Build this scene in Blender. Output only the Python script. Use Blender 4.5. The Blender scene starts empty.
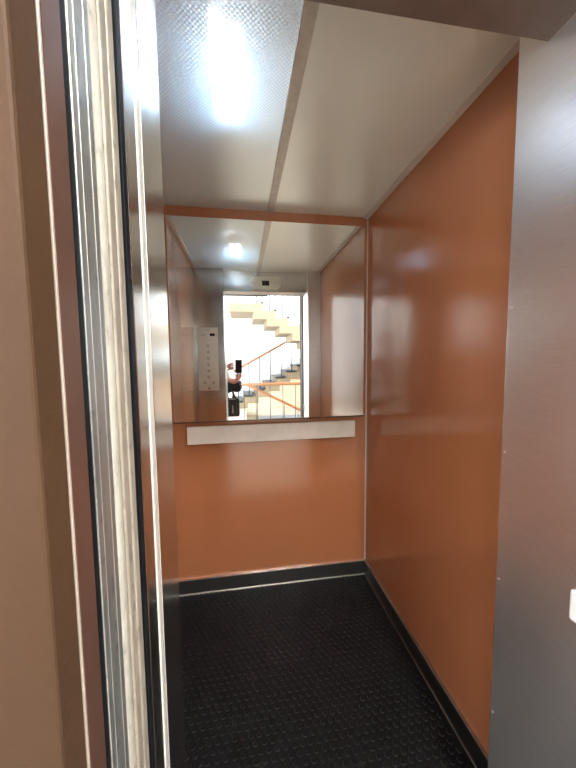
import bpy, bmesh, math, random
from mathutils import Vector, Matrix
random.seed(4)
SC = bpy.context.scene
COL = SC.collection
PI = math.pi

# ------------------------------------------------------------------ measures (metres)
CAM = Vector((0.0, 0.0, 1.325))
YB = 1.72            # back wall of the car
YF = 0.64            # inner plane of the car front
XL, XR = -0.390, 0.735
ZC = 2.13            # car ceiling
OL, OR = -0.140, 0.618   # door opening
HEAD = 1.952         # underside of the door head

# ------------------------------------------------------------------ materials
def mat(name):
    m = bpy.data.materials.new(name); m.use_nodes = True
    nt = m.node_tree
    return m, nt, nt.nodes, nt.links, nt.nodes['Principled BSDF']

def srgb(r, g, b):
    f = lambda c: (c/255/12.92) if c/255 <= 0.04045 else ((c/255+0.055)/1.055)**2.4
    return (f(r), f(g), f(b), 1)

def coords(N, L, scale, kind='Object'):
    tc = N.new('ShaderNodeTexCoord'); mp = N.new('ShaderNodeMapping')
    mp.inputs['Scale'].default_value = scale
    L.new(tc.outputs[kind], mp.inputs['Vector'])
    return mp.outputs['Vector']

def noise(N, L, vec, scale, detail=4, rough=.55):
    n = N.new('ShaderNodeTexNoise'); n.inputs['Scale'].default_value = scale
    n.inputs['Detail'].default_value = detail; n.inputs['Roughness'].default_value = rough
    L.new(vec, n.inputs['Vector']); return n.outputs['Fac']

def ramp(N, L, fac, a, b, p0=.3, p1=.7):
    r = N.new('ShaderNodeValToRGB')
    r.color_ramp.elements[0].position = p0; r.color_ramp.elements[0].color = a
    r.color_ramp.elements[1].position = p1; r.color_ramp.elements[1].color = b
    L.new(fac, r.inputs['Fac']); return r.outputs['Color']

def grey(v): return (v, v, v, 1)

def plain(name, col, rough=.5, metal=0., spec=.5, coat=0., var=.0, vscale=6, bump=0., bscale=200):
    m, nt, N, L, B = mat(name)
    B.inputs['Base Color'].default_value = col
    B.inputs['Roughness'].default_value = rough
    B.inputs['Metallic'].default_value = metal
    B.inputs['Specular IOR Level'].default_value = spec
    B.inputs['Coat Weight'].default_value = coat
    if var:
        v = coords(N, L, (1, 1, 1))
        f = noise(N, L, v, vscale)
        a = tuple(c*(1-var) for c in col[:3]) + (1,)
        b = tuple(min(1, c*(1+var)) for c in col[:3]) + (1,)
        L.new(ramp(N, L, f, a, b), B.inputs['Base Color'])
    if bump:
        v = coords(N, L, (1, 1, 1))
        f = noise(N, L, v, bscale, 3)
        bp = N.new('ShaderNodeBump'); bp.inputs['Strength'].default_value = bump
        bp.inputs['Distance'].default_value = .002
        L.new(f, bp.inputs['Height']); L.new(bp.outputs['Normal'], B.inputs['Normal'])
    return m

def steel(name, col, rough=.25, smudge=.08, brush=(2, 2, 90), bstr=.05, metal=1):
    """brushed stainless: grain along one axis, cloudy finger marks in the gloss"""
    m, nt, N, L, B = mat(name)
    B.inputs['Metallic'].default_value = metal
    v = coords(N, L, (1, 1, 1)); vb = coords(N, L, brush)
    cloud = noise(N, L, v, 5, 5); grain = noise(N, L, vb, 9, 6, .7)
    mr = N.new('ShaderNodeMapRange')
    mr.inputs['To Min'].default_value = max(.02, rough-smudge); mr.inputs['To Max'].default_value = rough+smudge
    mr.inputs['From Min'].default_value = .2; mr.inputs['From Max'].default_value = .8
    L.new(cloud, mr.inputs['Value']); L.new(mr.outputs['Result'], B.inputs['Roughness'])
    a = tuple(c*.9 for c in col[:3])+(1,); b = tuple(min(1, c*1.06) for c in col[:3])+(1,)
    L.new(ramp(N, L, grain, a, b), B.inputs['Base Color'])
    bp = N.new('ShaderNodeBump'); bp.inputs['Strength'].default_value = bstr
    bp.inputs['Distance'].default_value = .001
    bp.inputs['Distance'].default_value = .01
    L.new(noise(N, L, v, 5, 1), bp.inputs['Height']); L.new(bp.outputs['Normal'], B.inputs['Normal'])
    return m

M = {}
# copper-brown laminate with a satin shine
def laminate():
    m, nt, N, L, B = mat('copper brown laminate')
    v = coords(N, L, (1, 1, 1))
    f = noise(N, L, v, 2.2, 3)
    L.new(ramp(N, L, f, srgb(168, 107, 71), srgb(174, 112, 75)), B.inputs['Base Color'])
    B.inputs['Roughness'].default_value = .15
    B.inputs['Specular IOR Level'].default_value = .85
    bp = N.new('ShaderNodeBump'); bp.inputs['Strength'].default_value = .04
    bp.inputs['Distance'].default_value = .002
    L.new(noise(N, L, v, 14, 2), bp.inputs['Height']); L.new(bp.outputs['Normal'], B.inputs['Normal'])
    return m
M['laminate'] = laminate()
M['steel'] = steel('brushed stainless', (.62, .605, .575, 1), .19, .05)
M['steel_jamb'] = steel('worn brushed stainless', (.86, .855, .84, 1), .345, .045, brush=(2, 2, 70), bstr=.06, metal=.95)
M['steel_dark'] = steel('dull skirting steel', (.28, .28, .275, 1), .34, .04, brush=(3, 3, 60))
M['steel_shaded'] = steel('shaded header steel', (.30, .265, .24, 1), .45, .04)  # header steel darkened: the dark it reflects is put into the colour
M['ceil'] = plain('satin ceiling sheet', (.76, .80, .75, 1), .30, .25, var=.02, vscale=3)
M['alu'] = steel('aluminium trim', (.72, .69, .65, 1), .36, .04)
M['alu_dirty'] = plain('old aluminium strip', srgb(150, 142, 132), .42, .7, var=.15, vscale=40)
M['pale_trim'] = plain('pale painted strip', srgb(206, 200, 188), .4, var=.04, vscale=20)
M['strip'] = plain('old grey ceiling strip', srgb(186, 182, 172), .4, .2, var=.12, vscale=40)
M['rubber'] = plain('black studded rubber', (.008, .008, .009, 1), .5, spec=.16, var=.3, vscale=9)
M['black'] = plain('black gap', (.004, .0045, .006, 1), .5, spec=.12)  # flat black, gap shade put into the colour; tracks use it too
M['mirror'] = plain('mirror silver', (.90, .93, .915, 1), .0, 1.)
M['board'] = plain('pale grey plastic board', srgb(226, 218, 206), .42, var=.08, vscale=14)
M['plaster'] = None
M['plate'] = steel('panel plate', (.78, .76, .70, 1), .36, .05)
M['screen'] = plain('dark display', (.012, .008, .008, 1), .2)
M['red'] = plain('dark red display digit', (.10, .012, .010, 1), .3)
M['button'] = plain('button steel', (.50, .49, .46, 1), .35, .8)
M['white_plastic'] = plain('white plastic', (.85, .86, .86, 1), .4)
M['white_wall'] = plain('white plaster', (.86, .87, .88, 1), .8, bump=.1, bscale=120)
M['peach_wall'] = plain('peach plaster', (.80, .60, .44, 1), .8, bump=.1, bscale=120)
M['stone'] = plain('beige stair stone', srgb(150, 136, 112), .6, var=.16, vscale=26)
M['tread'] = plain('black stone tread', (.030, .036, .042, 1), .4)
M['orange_wood'] = plain('orange wooden handrail', srgb(156, 102, 64), .45)
M['bar'] = plain('grey painted bar', srgb(48, 45, 50), .45)
M['terrazzo'] = plain('speckled stone floor', srgb(206, 192, 174), .3, var=.2, vscale=140)
M['frame_brown'] = None
M['galv'] = None
M['skin'] = plain('skin', srgb(188, 132, 112), .55, var=.06)
M['shirt'] = plain('white cotton', (.80, .78, .78, 1), .85)
M['trousers'] = plain('dark trousers', (.022, .026, .036, 1), .8)
M['cloth_navy'] = plain('navy knit', (.016, .022, .032, 1), .85, bump=.4, bscale=220)
M['strap'] = plain('black webbing', (.010, .010, .012, 1), .7)
M['hair'] = plain('dark brown hair', (.025, .014, .009, 1), .5)
M['phone'] = plain('black phone glass', (.010, .012, .012, 1), .3)
M['lens'] = plain('camera lens', (.004, .005, .008, 1), .08)
M['shoe'] = plain('shoe leather', (.03, .026, .024, 1), .5)
M['eye'] = plain('eye', (.8, .8, .8, 1), .2)

def textured_paint():
    m, nt, N, L, B = mat('brown orange-peel paint')
    v = coords(N, L, (1, 1, 1))
    f = noise(N, L, v, 7, 5)
    L.new(ramp(N, L, f, srgb(62, 42, 25), srgb(69, 47, 29)), B.inputs['Base Color'])
    B.inputs['Roughness'].default_value = .62; B.inputs['Specular IOR Level'].default_value = .25
    bp = N.new('ShaderNodeBump'); bp.inputs['Strength'].default_value = .35
    bp.inputs['Distance'].default_value = .0015
    L.new(noise(N, L, v, 170, 3), bp.inputs['Height']); L.new(bp.outputs['Normal'], B.inputs['Normal'])
    return m
M['plaster'] = textured_paint()
M['frame_brown'] = plain('brown painted steel', srgb(92, 66, 54), .30, .35, var=.08, vscale=9)
M['bead'] = plain('lit cream edge', srgb(168, 152, 138), .4, .2, var=.1, vscale=30)  # light caught by the bead is put into the cream

def galvanised(name, a, b, rough=.4, metal=.85):
    m, nt, N, L, B = mat(name)
    v = coords(N, L, (1, 1, .35)); f = noise(N, L, v, 30, 6, .7)
    v2 = coords(N, L, (1, 1, .6)); g = noise(N, L, v2, 70, 3, .6)
    c1 = ramp(N, L, f, a, b, .3, .72)
    c2 = ramp(N, L, g, grey(.35), grey(1), .30, .42)
    mx = N.new('ShaderNodeMix'); mx.data_type = 'RGBA'; mx.blend_type = 'MULTIPLY'
    mx.inputs['Factor'].default_value = .55
    L.new(c1, mx.inputs['A']); L.new(c2, mx.inputs['B'])
    L.new(mx.outputs['Result'], B.inputs['Base Color'])
    B.inputs['Metallic'].default_value = metal; B.inputs['Roughness'].default_value = rough
    return m
M['galv'] = galvanised('galvanised door edge', srgb(150, 154, 152), srgb(182, 184, 178), .38)
M['cream_edge'] = galvanised('worn cream door edge', srgb(160, 154, 140), srgb(194, 189, 174), .5, .35)
M['gleam_edge'] = plain('pale gleam edge', srgb(214, 210, 200), .35, .4, var=.06, vscale=20)  # reflection on the rounded edge put into a pale colour
M['beige_edge'] = galvanised('dirty beige door edge', srgb(128, 118, 104), srgb(164, 154, 138), .55, .35)

def tote_cloth():
    m, nt, N, L, B = mat('black and white checked cloth')
    v = coords(N, L, (1, 1, 1))
    mp = N.new('ShaderNodeMapping'); mp.inputs['Rotation'].default_value = (0, PI/4, 0)
    L.new(v, mp.inputs['Vector'])
    c = N.new('ShaderNodeTexChecker'); c.inputs['Scale'].default_value = 62
    c.inputs['Color1'].default_value = (.022, .024, .027, 1); c.inputs['Color2'].default_value = (.15, .155, .16, 1)
    L.new(mp.outputs['Vector'], c.inputs['Vector']); L.new(c.outputs['Color'], B.inputs['Base Color'])
    B.inputs['Roughness'].default_value = .85
    return m
M['tote'] = tote_cloth()

def emit(name, col, strength):
    m = bpy.data.materials.new(name); m.use_nodes = True
    N = m.node_tree.nodes; N.clear()
    e = N.new('ShaderNodeEmission'); o = N.new('ShaderNodeOutputMaterial')
    e.inputs['Color'].default_value = col; e.inputs['Strength'].default_value = strength
    m.node_tree.links.new(e.outputs[0], o.inputs['Surface'])
    return m
TUBE_STRENGTH = 105
M['tube'] = emit('white tube light', (.97, .98, 1, 1), TUBE_STRENGTH)
M['fill_lamp'] = emit('fill lamp', (1, .96, .9, 1), 6)  # glow of the added, unseen lamp

def perforated():
    """satin metal sheet full of tiny holes backed by a milky film"""
    m, nt, N, L, B = mat('perforated ceiling sheet')
    B.inputs['Metallic'].default_value = .3; B.inputs['Base Color'].default_value = (.74, .79, .77, 1)
    B.inputs['Roughness'].default_value = .30
    out = N['Material Output']
    v = coords(N, L, (1, 1, 1))
    mp = N.new('ShaderNodeMapping'); mp.inputs['Rotation'].default_value = (0, 0, PI/4)
    mp.inputs['Scale'].default_value = (2*PI/.0088,)*3
    L.new(v, mp.inputs['Vector'])
    sp = N.new('ShaderNodeSeparateXYZ'); L.new(mp.outputs['Vector'], sp.inputs[0])
    def mth(op, a, b=None):
        n = N.new('ShaderNodeMath'); n.operation = op
        for i, q in enumerate((a, b)):
            if q is None: continue
            if isinstance(q, (int, float)): n.inputs[i].default_value = q
            else: L.new(q, n.inputs[i])
        return n.outputs[0]
    s = mth('ADD', mth('COSINE', sp.outputs['X']), mth('COSINE', sp.outputs['Y']))
    mr = N.new('ShaderNodeMapRange'); mr.inputs['From Min'].default_value = -.2; mr.inputs['From Max'].default_value = .5
    L.new(s, mr.inputs['Value'])
    hole = mr.outputs['Result']
    tr = N.new('ShaderNodeBsdfTranslucent'); tr.inputs['Color'].default_value = (.15, .25, .37, 1)
    tp = N.new('ShaderNodeBsdfTransparent'); tp.inputs['Color'].default_value = (.9, .95, 1, 1)
    film = N.new('ShaderNodeMixShader'); film.inputs[0].default_value = .62
    L.new(tr.outputs[0], film.inputs[1]); L.new(tp.outputs[0], film.inputs[2])
    fac = mth('ADD', mth('MULTIPLY', hole, .24), .08)
    mix = N.new('ShaderNodeMixShader'); L.new(fac, mix.inputs[0])
    L.new(B.outputs[0], mix.inputs[1]); L.new(film.outputs[0], mix.inputs[2])
    L.new(mix.outputs[0], out.inputs['Surface'])
    return m
M['perf'] = perforated()

# ------------------------------------------------------------------ geometry helpers
def tag(o, label=None, cat=None, group=None, kind=None):
    if label: o['label'] = label
    if cat: o['category'] = cat
    if group: o['group'] = group
    if kind: o['kind'] = kind
    return o

def empty(name, loc, label, cat, group=None, kind=None):
    o = bpy.data.objects.new(name, None); COL.objects.link(o)
    o.location = loc; o.empty_display_size = .05
    return tag(o, label, cat, group, kind)

class MB:
    def __init__(s): s.bm = bmesh.new()
    def box(s, x0, x1, y0, y1, z0, z1, bev=0, seg=2):
        b = bmesh.new()
        bmesh.ops.create_cube(b, size=1)
        bmesh.ops.scale(b, vec=(abs(x1-x0), abs(y1-y0), abs(z1-z0)), verts=b.verts)
        bmesh.ops.translate(b, vec=((x0+x1)/2, (y0+y1)/2, (z0+z1)/2), verts=b.verts)
        if bev: bmesh.ops.bevel(b, geom=list(b.edges), offset=bev, segments=seg, affect='EDGES', profile=.5)
        s.join(b); return s
    def join(s, b):
        me = bpy.data.meshes.new('tmp'); b.to_mesh(me); b.free(); s.bm.from_mesh(me); bpy.data.meshes.remove(me)
    def prism(s, pts, axis, a, b_, bev=0):
        """closed polygon swept along an axis: pts are the two other coordinates in xyz order"""
        b = bmesh.new()
        def P(u, v, w):
            return {'x': (w, u, v), 'y': (u, w, v), 'z': (u, v, w)}[axis]
        lo = [b.verts.new(P(u, v, a)) for u, v in pts]; hi = [b.verts.new(P(u, v, b_)) for u, v in pts]
        n = len(pts)
        b.faces.new(lo[::-1]); b.faces.new(hi)
        for i in range(n): b.faces.new((lo[i], lo[(i+1) % n], hi[(i+1) % n], hi[i]))
        bmesh.ops.recalc_face_normals(b, faces=b.faces)
        if bev: bmesh.ops.bevel(b, geom=list(b.edges), offset=bev, segments=2, affect='EDGES', profile=.5)
        s.join(b); return s
    def tube(s, pts, r, n=12):
        pts = [Vector(p) for p in pts]
        b = bmesh.new(); rings = []
        rr = r if isinstance(r, (list, tuple)) else [r]*len(pts)
        for i, p in enumerate(pts):
            d = (pts[min(i+1, len(pts)-1)] - pts[max(i-1, 0)]).normalized()
            ref = Vector((0, 0, 1)) if abs(d.z) < .9 else Vector((1, 0, 0))
            u = d.cross(ref).normalized(); w = u.cross(d)
            rings.append([b.verts.new(p + (u*math.cos(2*PI*k/n) + w*math.sin(2*PI*k/n))*rr[i]) for k in range(n)])
        for a, c in zip(rings, rings[1:]):
            for k in range(n): b.faces.new((a[k], a[(k+1) % n], c[(k+1) % n], c[k]))
        b.faces.new(rings[0][::-1]); b.faces.new(rings[-1])
        bmesh.ops.recalc_face_normals(b, faces=b.faces)
        s.join(b); return s
    def cyl(s, c, axis, r, h, n=20, bev=0):
        d = {'x': Vector((1, 0, 0)), 'y': Vector((0, 1, 0)), 'z': Vector((0, 0, 1))}[axis]
        c = Vector(c)
        if bev:
            return s.tube([c, c+d*(h-bev), c+d*h], [r, r, r-bev], n)
        return s.tube([c, c+d*h], r, n)
    def ball(s, c, r, sub=2, sc=(1, 1, 1)):
        b = bmesh.new(); bmesh.ops.create_icosphere(b, subdivisions=sub, radius=r)
        bmesh.ops.scale(b, vec=sc, verts=b.verts); bmesh.ops.translate(b, vec=c, verts=b.verts)
        s.join(b); return s
    def build(s, name, m, parent=None, label=None, smooth=False):
        base = Vector((0, 0, 0)); q = parent
        while q is not None: base += Vector(q.location); q = q.parent
        bmesh.ops.translate(s.bm, vec=-base, verts=s.bm.verts)
        me = bpy.data.meshes.new(name); s.bm.to_mesh(me); s.bm.free()
        if smooth:
            for p in me.polygons: p.use_smooth = True
        o = bpy.data.objects.new(name, me); COL.objects.link(o)
        for mm in (m if isinstance(m, (list, tuple)) else [m]): me.materials.append(mm)
        if parent is not None: o.parent = parent
        if label: o['label'] = label
        return o

def struct(name, mb, m, label, cat, parent=None):
    o = mb.build(name, m, parent)
    return tag(o, label, cat, kind='structure')

# ------------------------------------------------------------------ the lift car
T = .03
struct('wall_back', MB().box(XL-T, XR+T, YB, YB+T, 0, ZC+.02), M['laminate'],
       'copper-brown back wall of the lift car behind the mirror', 'wall')
struct('wall_right', MB().box(XR, XR+T, .46, YB, 0, ZC+.02), M['laminate'],
       'glossy copper-brown right wall of the lift car', 'wall')
struct('wall_left', MB().box(XL-T, XL, .52, YB, 0, ZC+.02), M['laminate'],
       'copper-brown left wall of the lift car, seen in the mirror', 'wall')
struct('ceiling', MB().box(.176, XR, .575, YB, ZC, ZC+.02), M['ceil'],
       'plain grey metal ceiling panel on the right half of the lift car', 'ceiling')

# floor: black rubber with round studs set in staggered rows
fl = MB().box(XL, XR, .50, YB, -.03, 0)
b = bmesh.new()
pitch = .029; rows = int((YB-.52)/(pitch*.866))
for j in range(rows):
    y = YB - .02 - j*pitch*.866
    x = XL + .02 + (pitch/2 if j % 2 else 0)
    while x < XR-.022:
        ring0 = []; ring1 = []
        for k in range(10):
            a = 2*PI*k/10
            ring0.append(b.verts.new((x+.0108*math.cos(a), y+.0108*math.sin(a), -.0005)))
            ring1.append(b.verts.new((x+.0085*math.cos(a), y+.0085*math.sin(a), .0022)))
        for k in range(10): b.faces.new((ring0[k], ring0[(k+1) % 10], ring1[(k+1) % 10], ring1[k]))
        b.faces.new(ring1)
        x += pitch
fl.join(b)
struct('floor', fl, M['rubber'], 'black studded rubber floor of the lift car', 'floor')

# skirting with bright edges
def skirting(name, label, kind):
    z1 = .088
    if kind == 'back':
        o = struct(name, MB().box(XL, XR, YB-.010, YB, 0, z1), M['steel_dark'], label, 'baseboard')
        MB().box(XL, XR-.01, YB-.013, YB-.0005, z1, z1+.004).build('edge_strip', M['alu'], o)
        MB().box(XL, XR-.01, YB-.014, YB-.010, .0, .006).build('edge_strip', M['alu'], o)
    elif kind == 'right':
        o = struct(name, MB().box(XR-.010, XR, YF, YB, 0, z1), M['steel_dark'], label, 'baseboard')
        MB().box(XR-.012, XR-.0005, YF, YB-.01, z1, z1+.003).build('edge_strip', M['alu_dirty'], o)
        MB().box(XR-.0125, XR-.010, YF, YB-.014, .0, .004).build('edge_strip', M['alu_dirty'], o)
    else:
        o = struct(name, MB().box(XL, XL+.010, YF, YB-.01, 0, z1), M['steel_dark'], label, 'baseboard')
        MB().box(XL+.0005, XL+.012, YF, YB-.013, z1, z1+.003).build('edge_strip', M['alu_dirty'], o)
    return o
skirting('baseboard_back', 'dark steel skirting along the bottom of the back wall', 'back')
skirting('baseboard_right', 'dark steel skirting along the bottom of the right wall', 'right')
skirting('baseboard_left', 'dark steel skirting along the bottom of the left wall', 'left')

# trims
struct('trim_1', MB().box(.158, .193, .575, YB, ZC-.006, ZC+.01, .0015), M['strip'],
       'grey metal strip dividing the two ceiling panels', 'trim')
struct('trim_2', MB().box(XR-.028, XR, YF, YB, ZC-.008, ZC, .0015), M['pale_trim'],
       'pale metal strip where the ceiling meets the right wall', 'trim')
struct('trim_3', MB().box(XL, XL+.022, YF, YB, ZC-.008, ZC, .0015), M['pale_trim'],
       'pale metal strip where the ceiling meets the left wall', 'trim')
struct('trim_4', MB().box(XR-.008, XR-.001, YB-.006, YB, .094, ZC-.008, .001), M['pale_trim'],
       'thin pale corner strip between the back and right walls', 'trim')

# front of the car: stainless return panels and the header
wfl = struct('wall_front_left', MB().box(XL-T, OL, .517, YF, 0, ZC+.02, .0015), M['steel'],
       'brushed steel front panel left of the door opening', 'wall')
wfr = struct('wall_front_right', MB().box(OR, XR+T, .43, YF, 0, ZC+.02, .0015), M['steel_jamb'],
       'worn brushed steel door jamb on the right side of the picture', 'wall')
wft = struct('wall_front_top', MB().box(OL, OR, .43, .575, HEAD+.003, ZC+.02, .001), M['steel'],
       'steel header panel over the lift door', 'wall')
MB().box(OL, OR, .43, .573, HEAD, HEAD+.003).build('soffit', M['steel_shaded'], wft, 'dull brown-grey underside with its dark reflection painted in')
for (y, z) in ((.632, 1.905), (.630, 1.70), (.630, 1.44), (.633, 1.10), (.633, .78), (.633, .42)):
    MB().tube([(OR+.001, y, z), (OR-.0006, y, z), (OR-.0014, y, z)], [.0032, .0032, .0012], 12).build('screw', M['steel_jamb'], wfr)

# perforated light ceiling on the left half
cl = empty('ceiling_light', (-.115, 1.15, ZC), 'perforated metal ceiling light panel glowing blue-white, left half of the car ceiling', 'ceiling light')
MB().box(XL, .160, .575, YB, ZC, ZC+.0015).build('diffuser_panel', M['perf'], cl)
hs = MB()
hs.box(XL, .176, .575, YB, ZC+.118, ZC+.122)
hs.box(XL, XL+.003, .575, YB, ZC+.002, ZC+.118); hs.box(.173, .176, .575, YB, ZC+.02, ZC+.118)
hs.box(XL, .176, .575, .578, ZC+.02, ZC+.118); hs.box(XL, .176, YB-.003, YB, ZC+.02, ZC+.118)
hs.build('housing', plain('grey light housing', (.22, .22, .23, 1), .6), cl)
for x in (-.046, .002):
    MB().tube([(x, .845 + (.03 if x > -.02 else 0), ZC+.055), (x, 1.135, ZC+.055)], .016, 16).build('tube', M['tube'], cl, smooth=True)
for y in (1.135,):
    MB().box(-.07, .026, y, y+.03, ZC+.03, ZC+.08, .004).build('lamp_holder', M['white_plastic'], cl)

# mirror
mr = empty('mirror', (.17, YB, .994), 'large wall mirror on the upper half of the back wall', 'mirror')
MB().box(-.368, .711, YB-.006, YB-.0005, .996, 2.077).build('glass', M['mirror'], mr)
MB().box(-.370, .713, YB-.009, YB-.0005, .988, .996).build('bottom_strip', M['frame_brown'], mr, 'brown strip under the glass')  # brown strip along the lower edge of the glass

# handrail board
hr = empty('handrail', (.177, YB, .875), 'pale flat handrail board under the mirror', 'handrail')
MB().box(-.296, .651, YB-.034, YB-.018, .875, .971, .002).build('board', M['board'], hr)
for x in (-.18, .177, .53):
    MB().cyl((x, YB-.02, .923), 'y', .018, .0195).build('bracket', M['button'], hr)

# control panel on the left front panel
cp = empty('control_panel', (-.288, YF, 1.065), 'pale lift control panel with buttons left of the mirrored door opening', 'control panel')
MB().box(-.372, -.196, YF, YF+.004, 1.066, 1.620, .0012).build('plate', M['plate'], cp)
d = MB().box(-.265, -.222, YF+.004, YF+.0052, 1.545, 1.568).build('display', M['screen'], cp)
MB().box(-.247, -.240, YF+.0052, YF+.0056, 1.549, 1.564).build('digit', M['red'], d)
MB().box(-.345, -.300, YF+.004, YF+.0048, 1.550, 1.560).build('name_plate', M['button'], cp)
MB().box(-.305, -.262, YF+.004, YF+.0048, 1.592, 1.600).build('name_plate', M['button'], cp)
for z in (1.46, 1.405, 1.35, 1.295, 1.24, 1.185):
    MB().cyl((-.284, YF+.004, z), 'y', .0125, .004, 20, .001).build('button', M['button'], cp)
for x in (-.318, -.245):
    MB().cyl((x, YF+.004, 1.135), 'y', .0125, .004, 20, .001).build('button', M['button'], cp)
MB().cyl((-.284, YF+.004, 1.085), 'y', .008, .004, 16, .001).build('key_switch', M['screen'], cp)
for x in (-.362, -.206):
    for z in (1.335, 1.128, 1.560):
        MB().cyl((x, YF+.004, z), 'y', .004, .0012, 10).build('screw', M['button'], cp)

# floor indicator over the door
fi = empty('floor_indicator', (.238, .575, 1.97), 'pale floor indicator plate with dark display over the lift door', 'indicator')
hx, hz, cx, cz = .138, .056, .238, 2.032
pts = [(cx-hx, cz-hz*.45), (cx-hx*.8, cz-hz), (cx+hx*.8, cz-hz), (cx+hx, cz-hz*.45), (cx+hx, cz+hz*.45), (cx+hx*.8, cz+hz), (cx-hx*.8, cz+hz), (cx-hx, cz+hz*.45)]
MB().prism(pts, 'y', .575, .580).build('plate', M['plate'], fi)
MB().box(.205, .270, .580, .5815, 2.006, 2.050).build('display', M['screen'], fi)
MB().box(.228, .236, .5815, .582, 2.014, 2.042).build('digit', M['red'], fi)
for x in (.118, .150, .325, .357):
    MB().cyl((x, .580, cz), 'y', .006, .001, 12).build('screw', M['button'], fi)

# white plastic piece on the right jamb
sr = empty('door_sensor', (OR, .455, .82), 'small white plastic piece on the right steel jamb at the picture edge', 'sensor')
MB().box(OR-.006, OR, .437, .4665, .824, .884, .004, 3).build('cover', M['white_plastic'], sr)
MB().cyl((OR-.006, .450, .854), 'x', .0035, .0012, 10).build('screw', M['button'], sr)

# ------------------------------------------------------------------ doors in their pocket
XD = -.90
def leaf(name, label, y0, y1, edge_mat, group=None, lips=(), bead=None, panel='steel', z1=1.985):
    t = empty(name, (OL-.3, (y0+y1)/2, 0), label, 'sliding door', group)
    MB().box(XD, OL-.004, y0+.002, y1-.002, .01, z1).build('panel', M[panel], t)
    return t
# landing side, outer leaf: galvanised edge with folded lips
t1 = leaf('landing_door', 'open landing door leaf with a grey galvanised leading edge', .310, .346, 'galv')
MB().box(OL-.012, OL, .310, .3505, .01, 1.985, .001).build('edge_channel', M['galv'], t1, 'grey galvanised edge')
MB().box(OL-.003, OL+.0003, .3200, .3210, .012, 1.983).build('lip', M['alu'], t1)
MB().box(OL-.003, OL+.0003, .3395, .3405, .012, 1.983).build('lip', M['alu'], t1)
# landing side, inner leaf: worn cream rounded edge
t2 = leaf('landing_door', 'open landing door leaf with a worn cream leading edge, beside the black gap', .349, .4185, 'cream')
MB().tube([(OL-.0145, .3665, .012), (OL-.0145, .3665, 1.983)], .0145, 24).build('edge_nosing', M['cream_edge'], t2, 'worn cream rounded edge', smooth=True)
MB().box(OL-.012, OL-.001, .3815, .399, .012, 1.983, .002).build('edge_channel', M['beige_edge'], t2, 'dirty beige edge')
MB().box(OL-.012, OL+.000, .4005, .4185, .012, 1.983, .003).build('edge_channel', M['beige_edge'], t2, 'dirty beige edge')
# car side leaf, the gleam on its rounded edge painted as a pale strip
t3 = leaf('car_door', 'open car door leaf with a rounded steel edge whose gleam is painted in, beside the steel front panel', .446, .5155, 'steel')
MB().box(OL-.012, OL-.001, .446, .491, .012, 1.975, .002).build('edge_channel', M['steel'], t3)
MB().box(OL-.012, OL+.0006, .4905, .5155, .012, 1.975, .004, 3).build('edge_nosing', M['gleam_edge'], t3, 'rounded edge, its gleam painted pale')
MB().box(OL-.06, OL-.001, .431, .4455, .012, 1.975, .001).build('gap_shade_strip', M['black'], t3, 'black strip painting in the dark gap')  # black face added so the gap reads dark

# door tracks seen as the dark band at the top of the opening
tr = empty('door_track', (.24, .45, HEAD), 'black door track across the top of the lift door opening', 'door track')
MB().box(OL-.004, .268, .36, .428, HEAD+.001, 1.984).build('rail', M['black'], tr)
MB().box(.268, OR, .36, .428, HEAD+.014, 1.984).build('rail', M['black'], tr)

# sills
struct('trim_5', MB().box(OL-.02, OR+.02, .43, .50, -.03, .002), M['alu_dirty'], 'grooved metal sill of the lift car', 'trim')
struct('trim_6', MB().box(OL-.02, OR+.02, .26, .415, -.03, .002), M['alu_dirty'], 'grooved metal sill of the landing door', 'trim')

# ------------------------------------------------------------------ landing wall and door frame
W0, W1 = .2326, .31
HX0, HX1, HY0, HZ = -2.6, 3.5, -6.36, 3.6
struct('wall_landing_left', MB().box(HX0, OL, W0, .266, 0, HZ, .0025), M['plaster'], 'brown rough-painted landing wall left of the lift door', 'wall')
struct('wall_landing_right', MB().box(OR, HX1, W0, .30, 0, HZ, .0025), M['plaster'], 'brown rough-painted landing wall right of the lift door', 'wall')
struct('wall_landing_top', MB().box(OL, OR, W0, .30, 1.99, HZ), M['plaster'], 'brown rough-painted landing wall above the lift door', 'wall')
df = empty('door_frame', (OL, .285, 0), 'brown painted steel landing door frame with a thin pale edge', 'door frame')
MB().box(OL-.08, OL, .270, .298, 0, 2.0, .001).build('jamb', M['frame_brown'], df)
MB().box(OL-.004, OL+.0004, .2664, .2690, 0, 2.0, .0006).build('edge_bead', M['bead'], df, 'thin pale edge, caught light painted cream')
MB().box(OR, OR+.08, .302, .330, 0, 2.0, .001).build('jamb', M['frame_brown'], df)
MB().box(OL, OR, .302, .330, 1.99, 2.05, .001).build('head', M['frame_brown'], df)
# flush black strips stand in for gap shade, frame side and slam post side
struct('trim_7', MB().box(OL-.10, OL-.0015, .2985, .3095, 0, 2.05), M['black'], 'black strip painting in the gap shade between the door frame and the door leaf', 'trim')
struct('trim_8', MB().box(OR+.004, OR+.12, .33, .43, 0, 2.05), M['black'], 'black strip painting in the gap shade on the closing side of the door', 'trim')
struct('pocket_light_stop', MB().box(XD-.05, XD-.02, .27, .62, 0, 2.3), M['black'], 'unseen dark board added at the door pocket against light leaks', 'wall')  # unseen board added to stop light leaking in at the side
struct('shaft_light_stop', MB().box(XD-.05, XR+.3, .30, .60, 2.16, 2.2), M['black'], 'unseen dark board added above the door tracks against light leaks', 'wall')  # unseen board added to keep outside light out of the gap

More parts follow.
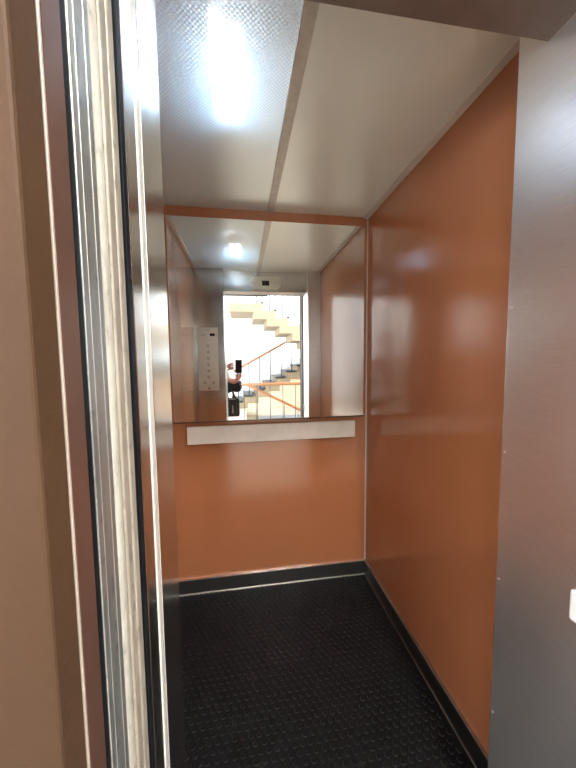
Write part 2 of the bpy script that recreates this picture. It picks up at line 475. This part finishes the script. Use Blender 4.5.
# ------------------------------------------------------------------ landing and stairwell seen in the mirror
RUN, RISE = .302, .165
WX0, WX1, WY0, WY1 = .10, 2.45, -4.96, -2.95      # the well of the flight going down
fm = MB()
fm.box(HX0, HX1, WY1, .24, -.2, 0); fm.box(HX0, HX1, HY0, WY0, -.2, 0)
fm.box(HX0, WX0, WY0, WY1, -.2, 0); fm.box(WX1, HX1, WY0, WY1, -.2, 0)
struct('floor_landing', fm, M['terrazzo'], 'speckled stone floor of the landing outside the lift', 'floor')
struct('ceiling_landing', MB().box(HX0, HX1, HY0, .3, HZ, HZ+.1), M['white_wall'], 'white ceiling of the landing', 'ceiling')
struct('wall_stairwell_back', MB().box(HX0, HX1, HY0-.1, HY0, -1.6, HZ), M['white_wall'], 'white stairwell wall behind the stairs', 'wall')
vy0, vy1, vz0, vz1 = -4.6, -1.0, .75, 1.75
wl_ = MB()
wl_.box(HX0-.1, HX0, HY0, vy0, 0, HZ); wl_.box(HX0-.1, HX0, vy1, .3, 0, HZ)
wl_.box(HX0-.1, HX0, vy0, vy1, 0, vz0); wl_.box(HX0-.1, HX0, vy0, vy1, vz1, HZ)
struct('wall_stairwell_left', wl_, M['white_wall'], 'white left wall of the landing with an added low window', 'wall')
wn2 = empty('added_window_2', (HX0-.05, (vy0+vy1)/2, vz0), 'unseen low wide window added in the left wall for its light', 'window', kind='structure')  # added window, set low so its light strikes the car's right wall
f = MB()
for y in (vy0, (vy0+vy1)/2-.03, vy1-.06): f.box(HX0-.07, HX0-.02, y, y+.06, vz0, vz1)
for z in (vz0, vz1-.06): f.box(HX0-.07, HX0-.02, vy0, vy1, z, z+.06)
f.build('window_frame', M['white_plastic'], wn2)
wm = MB()
wy0, wy1, wz0, wz1 = -5.3, -1.3, 1.55, 3.35
wm.box(HX1, HX1+.1, HY0, wy0, 0, HZ); wm.box(HX1, HX1+.1, wy1, .3, 0, HZ)
wm.box(HX1, HX1+.1, wy0, wy1, 0, wz0); wm.box(HX1, HX1+.1, wy0, wy1, wz1, HZ)
struct('wall_stairwell_right', wm, M['white_wall'], 'white right wall of the stairwell with the window', 'wall')
wn = empty('window_1', (HX1+.05, (wy0+wy1)/2, wz0), 'large unseen daylight window placed for its light in the right stairwell wall', 'window', kind='structure')  # unseen window, side chosen for how its daylight falls
f = MB()
for y in (wy0, (wy0+wy1)/2-.03, wy1-.06): f.box(HX1+.02, HX1+.07, y, y+.06, wz0, wz1)
for z in (wz0, wz1-.06): f.box(HX1+.02, HX1+.07, wy0, wy1, z, z+.06)
f.build('window_frame', M['white_plastic'], wn)

# lower flight, far side: rises to the right
AY0, AY1 = -6.30, -5.16
AX = -.226
lf = empty('staircase', (AX, AY1, 0), 'lower stair flight with black treads rising to the right, far side of the stairwell', 'staircase')
# clean zigzag underside
def zig_poly(x0, n, s, z0, drop, dx, ground=False):
    up = []
    for k in range(n):
        up += [(x0+s*RUN*k, z0+RISE*k), (x0+s*RUN*k, z0+RISE*(k+1))]
    up.append((x0+s*RUN*n, z0+RISE*n))
    dn = [(x+s*dx, z-drop) for x, z in up[1:]]
    dn[-1] = (up[-1][0], dn[-1][1])
    if ground: dn = [(x, max(z, .001)) for x, z in dn]
    return up + dn[::-1]
MB().prism(zig_poly(AX, 8, 1, 0, .20, .09, True), 'y', AY0, AY1).build('steps', M['stone'], lf)
for k in range(8):
    MB().box(AX+RUN*k-.03, AX+RUN*(k+1)-.06, AY0, AY1+.03, RISE*(k+1), RISE*(k+1)+.05).build('tread', M['tread'], lf, 'black stone tread')

# closing wall under the lower flight
pw = [(x, z-.006) for x, z in zig_poly(AX, 8, 1, 0, .20, .09, True)[17:] if z > .01]
pw = pw + [(pw[-1][0], 0), (pw[0][0], 0)]
struct('wall_under_stairs', MB().prism(pw, 'y', AY0+.15, AY1-.01), M['peach_wall'], 'peach wall closing the space below the lower flight', 'wall')

# half landing on the right
ML = RISE*8
struct('floor_half_landing', MB().box(AX+RUN*8-.0, HX1, AY0-.06, -3.76, ML-.22, ML), M['stone'], 'stone half landing at the right end of the stairs', 'floor')

# upper flight, near side: rises to the left
BX = .53; BY0, BY1 = -4.96, -3.76
uf = empty('staircase', (BX, BY1, ML), 'upper stair flight of beige stone with zigzag underside rising to the left', 'staircase')
n = 7
x_start = BX + RUN*n
poly = zig_poly(x_start, n+1, -1, ML, .19, .22)
poly = [(x, z) for x, z in poly if True]
MB().prism(poly, 'y', BY0, BY1).build('steps', M['stone'], uf)
TOP = ML + RISE*(n+1)
MB().box(-.23, BX-RUN, BY0, BY1, TOP-.19, TOP).build('landing_slab', M['stone'], uf)
for k in range(n+1):
    xa = x_start - RUN*k
    MB().box(xa-.05, xa+.02, BY1-.10, BY1+.012, ML+RISE*(k+1), ML+RISE*(k+1)+.03).build('tread_bracket', M['tread'], uf, 'black baluster foot')

# railings
def railing(name, label, pts, feet, group='railings of the stairwell', rh=.030, br=.012, knee=None):
    t = empty(name, feet[0], label, 'railing', group)
    MB().tube(pts, rh, 12).build('handrail', M['orange_wood'], t, 'orange wooden handrail', smooth=True)
    for (x, y, z0, z1) in knee:
        MB().tube([(x, y, z0), (x, y, z1)], br, 8).build('baluster', M['bar'], t, smooth=True)
    return t
yA = AY1+.0
slope = RISE/RUN
pA = lambda x: RISE + (x-AX)*slope + .86
railing('stair_railing', 'railing with orange handrail climbing to the right above the lower flight',
        [(AX+.02, yA, pA(AX+.02)), (2.0, yA, pA(2.0))], [(AX, yA, RISE)], None,
        knee=[(AX+RUN*(k+.45), yA, RISE*(k+1)+.05, pA(AX+RUN*(k+.45))) for k in range(7)])
yB = BY1+.0
pB = lambda x: TOP - (x-BX)*slope + .90
railing('stair_railing', 'railing with orange handrail climbing to the left above the upper flight',
        [(x_start, yB, pB(x_start)), (BX, yB, pB(BX)), (-.2, yB, TOP+.92)], [(BX, yB, TOP)], None,
        knee=[(x_start-RUN*(k+.5), yB, ML+RISE*(k+1), pB(x_start-RUN*(k+.5))) for k in range(n+1)] +
             [(x_start-RUN*(k+.0)-.02, yB, ML+RISE*(k+1), pB(x_start-RUN*(k+.0))) for k in range(n+1)])
yG = WY1
railing('stair_railing', 'level guard railing with orange handrail at the edge of the stairwell opening',
        [(WX0-.10, yG, .835), (WX1, yG, .835)], [(WX0, yG, 0)], None, br=.007,
        knee=[(WX0-.05+.27*k, yG, 0, .835) for k in range(9)])
yD = WY1-.12
pD = lambda x: .80 - (x-.15)*.50
railing('stair_railing', 'railing with orange handrail going down to the right into the stairwell opening',
        [(.12, yD, pD(.12)), (2.3, yD, pD(2.3))], [(WX0, yD, 0)], None, br=.007,
        knee=[(WX0+.2+RUN*k, yD, -RISE*(k+1), pD(WX0+.2+RUN*k)) for k in range(7)])
# flight going down
dn = empty('staircase', (WX0, WY1, -.165), 'flight of stone steps going down below the landing floor', 'staircase')
pts = []
for k in range(7): pts += [(WX0+RUN*k, -RISE*(k)-.165 if k else -.165), (WX0+RUN*(k+1), -RISE*k-.165)]
pts = []
for k in range(7): pts += [(WX0+RUN*k, -RISE*(k+1)), (WX0+RUN*(k+1), -RISE*(k+1))]
pts += [(WX0+RUN*7, -RISE*8-.1), (WX0, -RISE-.3)]
MB().prism(pts, 'y', WY0, WY1).build('steps', M['stone'], dn)
struct('floor_basement', MB().box(HX0, HX1, HY0, .24, -1.7, -1.6), M['terrazzo'], 'stone floor at the foot of the flight going down', 'floor')

# fill lamp on the ceiling, out of view, added to bounce light into the car
la = empty('added_ceiling_lamp', (.4, -1.5, HZ), 'unseen round white lamp added on the landing ceiling', 'lamp')
MB().cyl((.4, -1.5, HZ-.02), 'z', .22, .02, 32).build('base', M['white_plastic'], la)
MB().cyl((.4, -1.5, HZ-.07), 'z', .19, .05, 32).build('shade', M['fill_lamp'], la)

# ------------------------------------------------------------------ camera
yaw, pitch, roll = .151177, -.0770606, -.01069
fw = Vector((math.sin(yaw)*math.cos(pitch), math.cos(yaw)*math.cos(pitch), math.sin(pitch)))
r0 = Vector((math.cos(yaw), -math.sin(yaw), 0)); u0 = r0.cross(fw)
r2 = r0*math.cos(roll) + u0*math.sin(roll); u2 = r2.cross(fw)
cd = bpy.data.cameras.new('camera'); cam = bpy.data.objects.new('camera', cd); COL.objects.link(cam)
cd.sensor_fit = 'VERTICAL'; cd.sensor_height = 24; cd.sensor_width = 18
cd.lens = 306.24/768*24
cd.clip_start = .004
R3 = Matrix((r2, u2, -fw)).transposed()
cam.matrix_world = Matrix.Translation(CAM) @ R3.to_4x4()
SC.camera = cam

# ------------------------------------------------------------------ the person holding the phone (seen in the mirror)
def skin(name, chains, m, parent, sub=2, root=0):
    """chains: list of [(point, radius) ...]; first point of a chain may be an index (int) into earlier points"""
    verts = []; edges = []; rad = []
    for ch in chains:
        prev = None
        for q in ch:
            if isinstance(q, int): prev = q; continue
            verts.append(q[0]); rad.append(q[1]); i = len(verts)-1
            if prev is not None: edges.append((prev, i))
            prev = i
    base = Vector((0, 0, 0)); pp = parent
    while pp is not None: base += Vector(pp.location); pp = pp.parent
    me = bpy.data.meshes.new(name)
    me.from_pydata([Vector(v)-base for v in verts], edges, [])
    o = bpy.data.objects.new(name, me); COL.objects.link(o)
    sk = o.modifiers.new('Skin', 'SKIN'); sk.use_smooth_shade = True
    for i, rr in enumerate(rad):
        d = me.skin_vertices[0].data[i]
        d.radius = rr if isinstance(rr, tuple) else (rr, rr)
        d.use_root = (i == root)
    ss = o.modifiers.new('Sub', 'SUBSURF'); ss.levels = sub; ss.render_levels = sub
    dg = bpy.context.evaluated_depsgraph_get(); dg.update()
    nm = bpy.data.meshes.new_from_object(o.evaluated_get(dg))
    bpy.data.objects.remove(o); bpy.data.meshes.remove(me)
    nm.name = name
    no = bpy.data.objects.new(name, nm); COL.objects.link(no)
    nm.materials.clear(); nm.materials.append(m)
    for p in nm.polygons: p.use_smooth = True
    if parent is not None: no.parent = parent
    return no

PX = -.44
pr = empty('person', (PX, -.42, 0), 'person in a white shirt holding up a phone, left in the mirrored doorway', 'person')
E_R = (-.135, -.315, 1.065); W_R = (-.052, -.085, 1.105)
E_L = (-.50, -.20, 1.12); W_L = (-.235, -.070, 1.215)
ch = [
 [((PX, -.42, .88), (.15, .11)), ((PX, -.41, 1.03), (.13, .10)), ((PX, -.40, 1.20), (.145, .105)), ((PX+.005, -.40, 1.33), (.09, .075)),
  ((PX+.01, -.385, 1.41), .052), ((PX+.02, -.36, 1.47), (.068, .075)), ((PX+.025, -.35, 1.55), (.080, .096)), ((PX+.022, -.36, 1.625), (.062, .075))],
 [3, ((-.285, -.385, 1.315), .056), ((-.205, -.35, 1.19), .048), (E_R, .040), ((-.095, -.20, 1.083), .038), (W_R, .026)],
 [3, ((-.60, -.385, 1.315), .056), ((-.56, -.30, 1.21), .048), (E_L, .040), ((-.37, -.135, 1.165), .037), (W_L, .026)],
 [0, ((PX+.09, -.42, .80), .088), ((PX+.10, -.41, .48), .058), ((PX+.10, -.43, .26), .050), ((PX+.10, -.44, .085), .036), ((PX+.11, -.36, .045), .038), ((PX+.115, -.27, .030), .028)],
 [0, ((PX-.09, -.42, .80), .088), ((PX-.10, -.41, .48), .058), ((PX-.10, -.43, .26), .050), ((PX-.10, -.44, .085), .036), ((PX-.11, -.36, .045), .038), ((PX-.115, -.27, .030), .028)],
]
# right hand: palm under the phone, four fingers on its back, thumb on the screen side
cnt = sum(len([q for q in c if not isinstance(q, int)]) for c in ch)
idx = lambda c, k: sum(len([q for q in cc if not isinstance(q, int)]) for cc in ch[:c]) + k
wr = idx(1, 4); wl = idx(2, 4)
base_n = cnt
ch.append([wr, ((-.040, -.050, 1.128), (.030, .020)), ((-.034, -.030, 1.152), (.034, .018))]); pal = base_n+1
fr = [(-.058, .012, 1.158, 1.180), (-.040, .016, 1.152, 1.186), (-.021, .016, 1.152, 1.184), (-.003, .012, 1.157, 1.174)]
for (x, y, za, zb) in fr:
    ch.append([pal, ((x, -.012, za-.010), .0095), ((x, y, za+.006), .0088), ((x-.002, y+.002, zb+.006), .0080)])
ch.append([pal-1, ((-.008, -.045, 1.150), .012), ((-.004, -.040, 1.180), .0100), ((-.016, -.034, 1.206), .0085)])
nn = sum(len([q for q in c if not isinstance(q, int)]) for c in ch)
# left hand steadying the phone's side
ch.append([wl, ((-.190, -.050, 1.245), (.030, .018)), ((-.150, -.035, 1.268), (.034, .016))]); lp = nn+1
for (z0, z1, zz, y) in ((1.290, 1.302, 1.288, .020), (1.272, 1.284, 1.268, .024), (1.254, 1.262, 1.248, .024), (1.240, 1.244, 1.232, .020)):
    ch.append([lp, ((-.122, -.016, z0), .0092), ((-.098, y-.010, z1), .0085), ((-.074, y+.004, zz), .0075)])
ch.append([lp-1, ((-.150, -.060, 1.225), .0115), ((-.112, -.050, 1.232), .0098), ((-.080, -.040, 1.240), .0085)])
body = skin('body', ch, M['skin'], pr)
# face
fx = MB()
hx_, hy_, hz_ = PX+.025, -.35, 1.55
fx.ball((hx_, hy_+.098, hz_-.015), .016, 2, (.75, 1, 1.25))
for s in (-1, 1): fx.ball((hx_+s*.080, hy_-.005, hz_-.01), .022, 2, (.35, .8, 1.3))
face = fx.build('tmp_face', M['skin'], pr, smooth=True)
ex = MB()
for s in (-1, 1): ex.ball((hx_+s*.031, hy_+.082, hz_+.012), .011, 2)
eyes = ex.build('tmp_eyes', M['eye'], pr, smooth=True)
mx_ = MB().ball((hx_, hy_+.086, hz_-.055), .020, 2, (1, .45, .28)).build('tmp_mouth', plain('lips', srgb(160, 92, 84), .5), pr, smooth=True)
bmj = bmesh.new(); bmj.from_mesh(body.data)
for k, o in enumerate((face, eyes, mx_)):
    n0 = len(bmj.faces); bmj.from_mesh(o.data); bmj.faces.ensure_lookup_table()
    if k:
        body.data.materials.append(o.data.materials[0])
        for fc in bmj.faces[n0:]: fc.material_index = k
    bpy.data.objects.remove(o)
bmj.to_mesh(body.data); bmj.free()
# hair
hm = MB().ball((hx_, hy_-.022, hz_+.028), .1, 3, (.98, 1.05, 1.02))
for v in list(hm.bm.verts):
    if v.co.y > hy_+.045 and v.co.z < hz_+.075: v.co.y = hy_+.045
    if v.co.z < hz_-.07: v.co.z = hz_-.07
hm.build('hair', M['hair'], pr, smooth=True)
# clothes
sh = [
 [((PX, -.42, .78), (.205, .160)), ((PX, -.42, .88), (.195, .150)), ((PX, -.41, 1.03), (.165, .128)), ((PX, -.40, 1.20), (.168, .128)), ((PX+.005, -.40, 1.325), (.10, .085)), ((PX+.008, -.392, 1.375), .066)],
 [4, ((-.285, -.385, 1.318), .074), ((-.205, -.35, 1.195), .072), ((-.150, -.322, 1.090), .070), ((-.125, -.27, 1.072), .060)],
 [4, ((-.60, -.385, 1.318), .074), ((-.56, -.30, 1.215), .070), ((-.515, -.215, 1.135), .064)],
]
skin('shirt', sh, M['shirt'], pr)
tz = [
 [((PX, -.42, .88), (.172, .128)), ((PX, -.415, 1.0), (.155, .118))],
 [0, ((PX+.09, -.42, .80), .105), ((PX+.10, -.41, .48), .078), ((PX+.10, -.43, .26), .070), ((PX+.10, -.44, .10), .064)],
 [0, ((PX-.09, -.42, .80), .105), ((PX-.10, -.41, .48), .078), ((PX-.10, -.43, .26), .070), ((PX-.10, -.44, .10), .064)],
]
skin('trousers', tz, M['trousers'], pr)
for s in (-1, 1):
    skin('shoe', [[((PX+s*.10, -.455, .048), .046), ((PX+s*.108, -.37, .050), .048), ((PX+s*.115, -.26, .038), .036)]], M['shoe'], pr)

# phone, its back flat in the picture plane just behind the lens
ph = empty('phone', CAM, 'black phone held upright in the mirrored doorway', 'phone')
def camera_part(mb, name, m, parent, **k):
    bmesh.ops.rotate(mb.bm, cent=(0, 0, 0), matrix=R3, verts=mb.bm.verts)
    bmesh.ops.translate(mb.bm, vec=CAM, verts=mb.bm.verts)
    return mb.build(name, m, parent, **k)
camera_part(MB().box(-.062, .012, -.136, .012, .004, .012, .0028, 3), 'case', M['phone'], ph)
camera_part(MB().box(-.058, .008, -.132, .008, .012, .0126), 'screen', M['screen'], ph)
camera_part(MB().box(-.024, .010, -.026, .009, .0025, .0045, .001), 'camera_island', M['phone'], ph)
camera_part(MB().cyl((0, 0, .0012), 'z', .0065, .0015, 20), 'lens', M['lens'], ph)
camera_part(MB().cyl((0, -.017, .0012), 'z', .0065, .0015, 20), 'lens', M['lens'], ph)
camera_part(MB().cyl((-.015, -.008, .0012), 'z', .0065, .0015, 20), 'lens', M['lens'], ph)

# dark knitted cardigan folded over the forearm
cg = empty('cardigan', (-.12, -.26, 1.0), 'dark navy cardigan folded over the forearm of the person', 'cardigan')
cm = MB()
b = bmesh.new(); nu, nv = 16, 14; grid = []
for i in range(nu+1):
    row = []
    s = i/nu
    c = Vector((-.215+.20*s, -.290+.115*s, 1.062+.022*s))
    for j in range(nv+1):
        a = (j/nv-.5)*2
        if abs(a) < .5:
            ang = a/.5*PI/2
            off = Vector((-.35*math.sin(ang)*.05, math.sin(ang)*.058, math.cos(ang)*.052-.040))
        else:
            ex_ = (abs(a)-.5)*.14
            off = Vector((0, math.copysign(.060, a), -.040-ex_ - .006*math.sin(s*14+a*3)))
        row.append(b.verts.new(c+off+Vector((0, .004*math.sin(s*19+j), 0))))
    grid.append(row)
for i in range(nu):
    for j in range(nv): b.faces.new((grid[i][j], grid[i+1][j], grid[i+1][j+1], grid[i][j+1]))
bmesh.ops.recalc_face_normals(b, faces=b.faces)
bmesh.ops.solidify(b, geom=list(b.faces), thickness=.010)
cm.join(b); cm.build('knit_body', M['cloth_navy'], cg, smooth=True)
MB().tube([(-.028, -.195, 1.05), (-.020, -.175, 1.03), (-.018, -.17, .995)], [.022, .026, .020], 12).build('sleeve', M['cloth_navy'], cg, smooth=True)

# checked tote bag hanging below it
tg = empty('tote_bag', (-.105, -.25, .66), 'black and white checked tote bag hanging from the arm of the person', 'bag')
bp_ = [(-.185, .665), (-.034, .665), (-.026, .70), (-.030, .885), (-.188, .885), (-.194, .70)]
MB().prism(bp_, 'y', -.285, -.215, .008).build('bag_body', M['tote'], tg)
MB().prism([(-.142, .872), (-.066, .872), (-.066, .880), (-.142, .880)], 'y', -.2145, -.2125).build('top_label', M['white_plastic'], tg, 'pale strip at the top edge')
sq = [(-.112, -.2135, .80), (-.104, -.2135, .785), (-.112, -.2135, .765), (-.104, -.2135, .745), (-.113, -.2135, .725), (-.103, -.2135, .708)]
MB().tube(sq, .006, 8).build('printed_mark', M['white_plastic'], tg, 'white printed squiggle', smooth=True)
for (y, dx) in ((-.222, 0), (-.278, 0)):
    MB().tube([(-.160, y, .875), (-.165, y+.02, .93), (-.150, -.275, 1.112-.11)], .007, 8).build('handle', M['strap'], tg, smooth=True)
    MB().tube([(-.070, y, .875), (-.095, y+.01, .93), (-.120, -.262, 1.005)], .010, 8).build('handle', M['strap'], tg, smooth=True)
    MB().tube([(-.108, y, .872), (-.100, y+.01, .93), (-.115, -.262, 1.005)], .008, 8).build('handle', M['strap'], tg, smooth=True)
# black strap over the shoulder down to the bag
MB().tube([(-.285, -.30, 1.38), (-.232, -.262, 1.24), (-.196, -.235, 1.12), (-.172, -.215, 1.02), (-.165, -.24, .88)], .010, 8).build('shoulder_strap', M['strap'], tg, smooth=True)

# ------------------------------------------------------------------ light
def area(name, loc, rot, sx, sy, power, col):
    l = bpy.data.lights.new(name, 'AREA'); l.shape = 'RECTANGLE'; l.size = sx; l.size_y = sy
    l.energy = power; l.color = col
    o = bpy.data.objects.new(name, l); COL.objects.link(o); o.location = loc; o.rotation_euler = rot
    return o
area('unseen_window_light', (HX0-.15, (vy0+vy1)/2, (vz0+vz1)/2), (0, -PI/2, 0), vz1-vz0, vy1-vy0, 80, (.92, .96, 1))  # light of the added left window, meant for the right car wall
area('unseen_window_light', (HX1+.15, (wy0+wy1)/2, (wz0+wz1)/2), (0, PI/2, 0), wz1-wz0, wy1-wy0, 130, (.90, .95, 1))  # daylight of the unseen right window
pl = bpy.data.lights.new('fill_lamp_light', 'POINT'); pl.energy = 90; pl.shadow_soft_size = .15; pl.color = (1, .95, .88)  # added light at the unseen lamp, brightens floor and car
po = bpy.data.objects.new('fill_lamp_light', pl); COL.objects.link(po); po.location = (.4, -1.5, HZ-.25)
w = bpy.data.worlds.new('world'); SC.world = w; w.use_nodes = True
w.node_tree.nodes['Background'].inputs['Color'].default_value = (.75, .86, 1, 1)
w.node_tree.nodes['Background'].inputs['Strength'].default_value = .9

SC.view_settings.view_transform = 'Standard'; SC.view_settings.look = 'None'
SC.view_settings.exposure = 1.75; SC.view_settings.gamma = 1; SC.view_settings.use_curve_mapping = False
SC.cycles.max_bounces = 14; SC.cycles.diffuse_bounces = 6; SC.cycles.glossy_bounces = 8; SC.cycles.transparent_max_bounces = 12
SC.cycles.transmission_bounces = 6
SC.cycles.sample_clamp_indirect = 12
SC.cycles.caustics_reflective = True
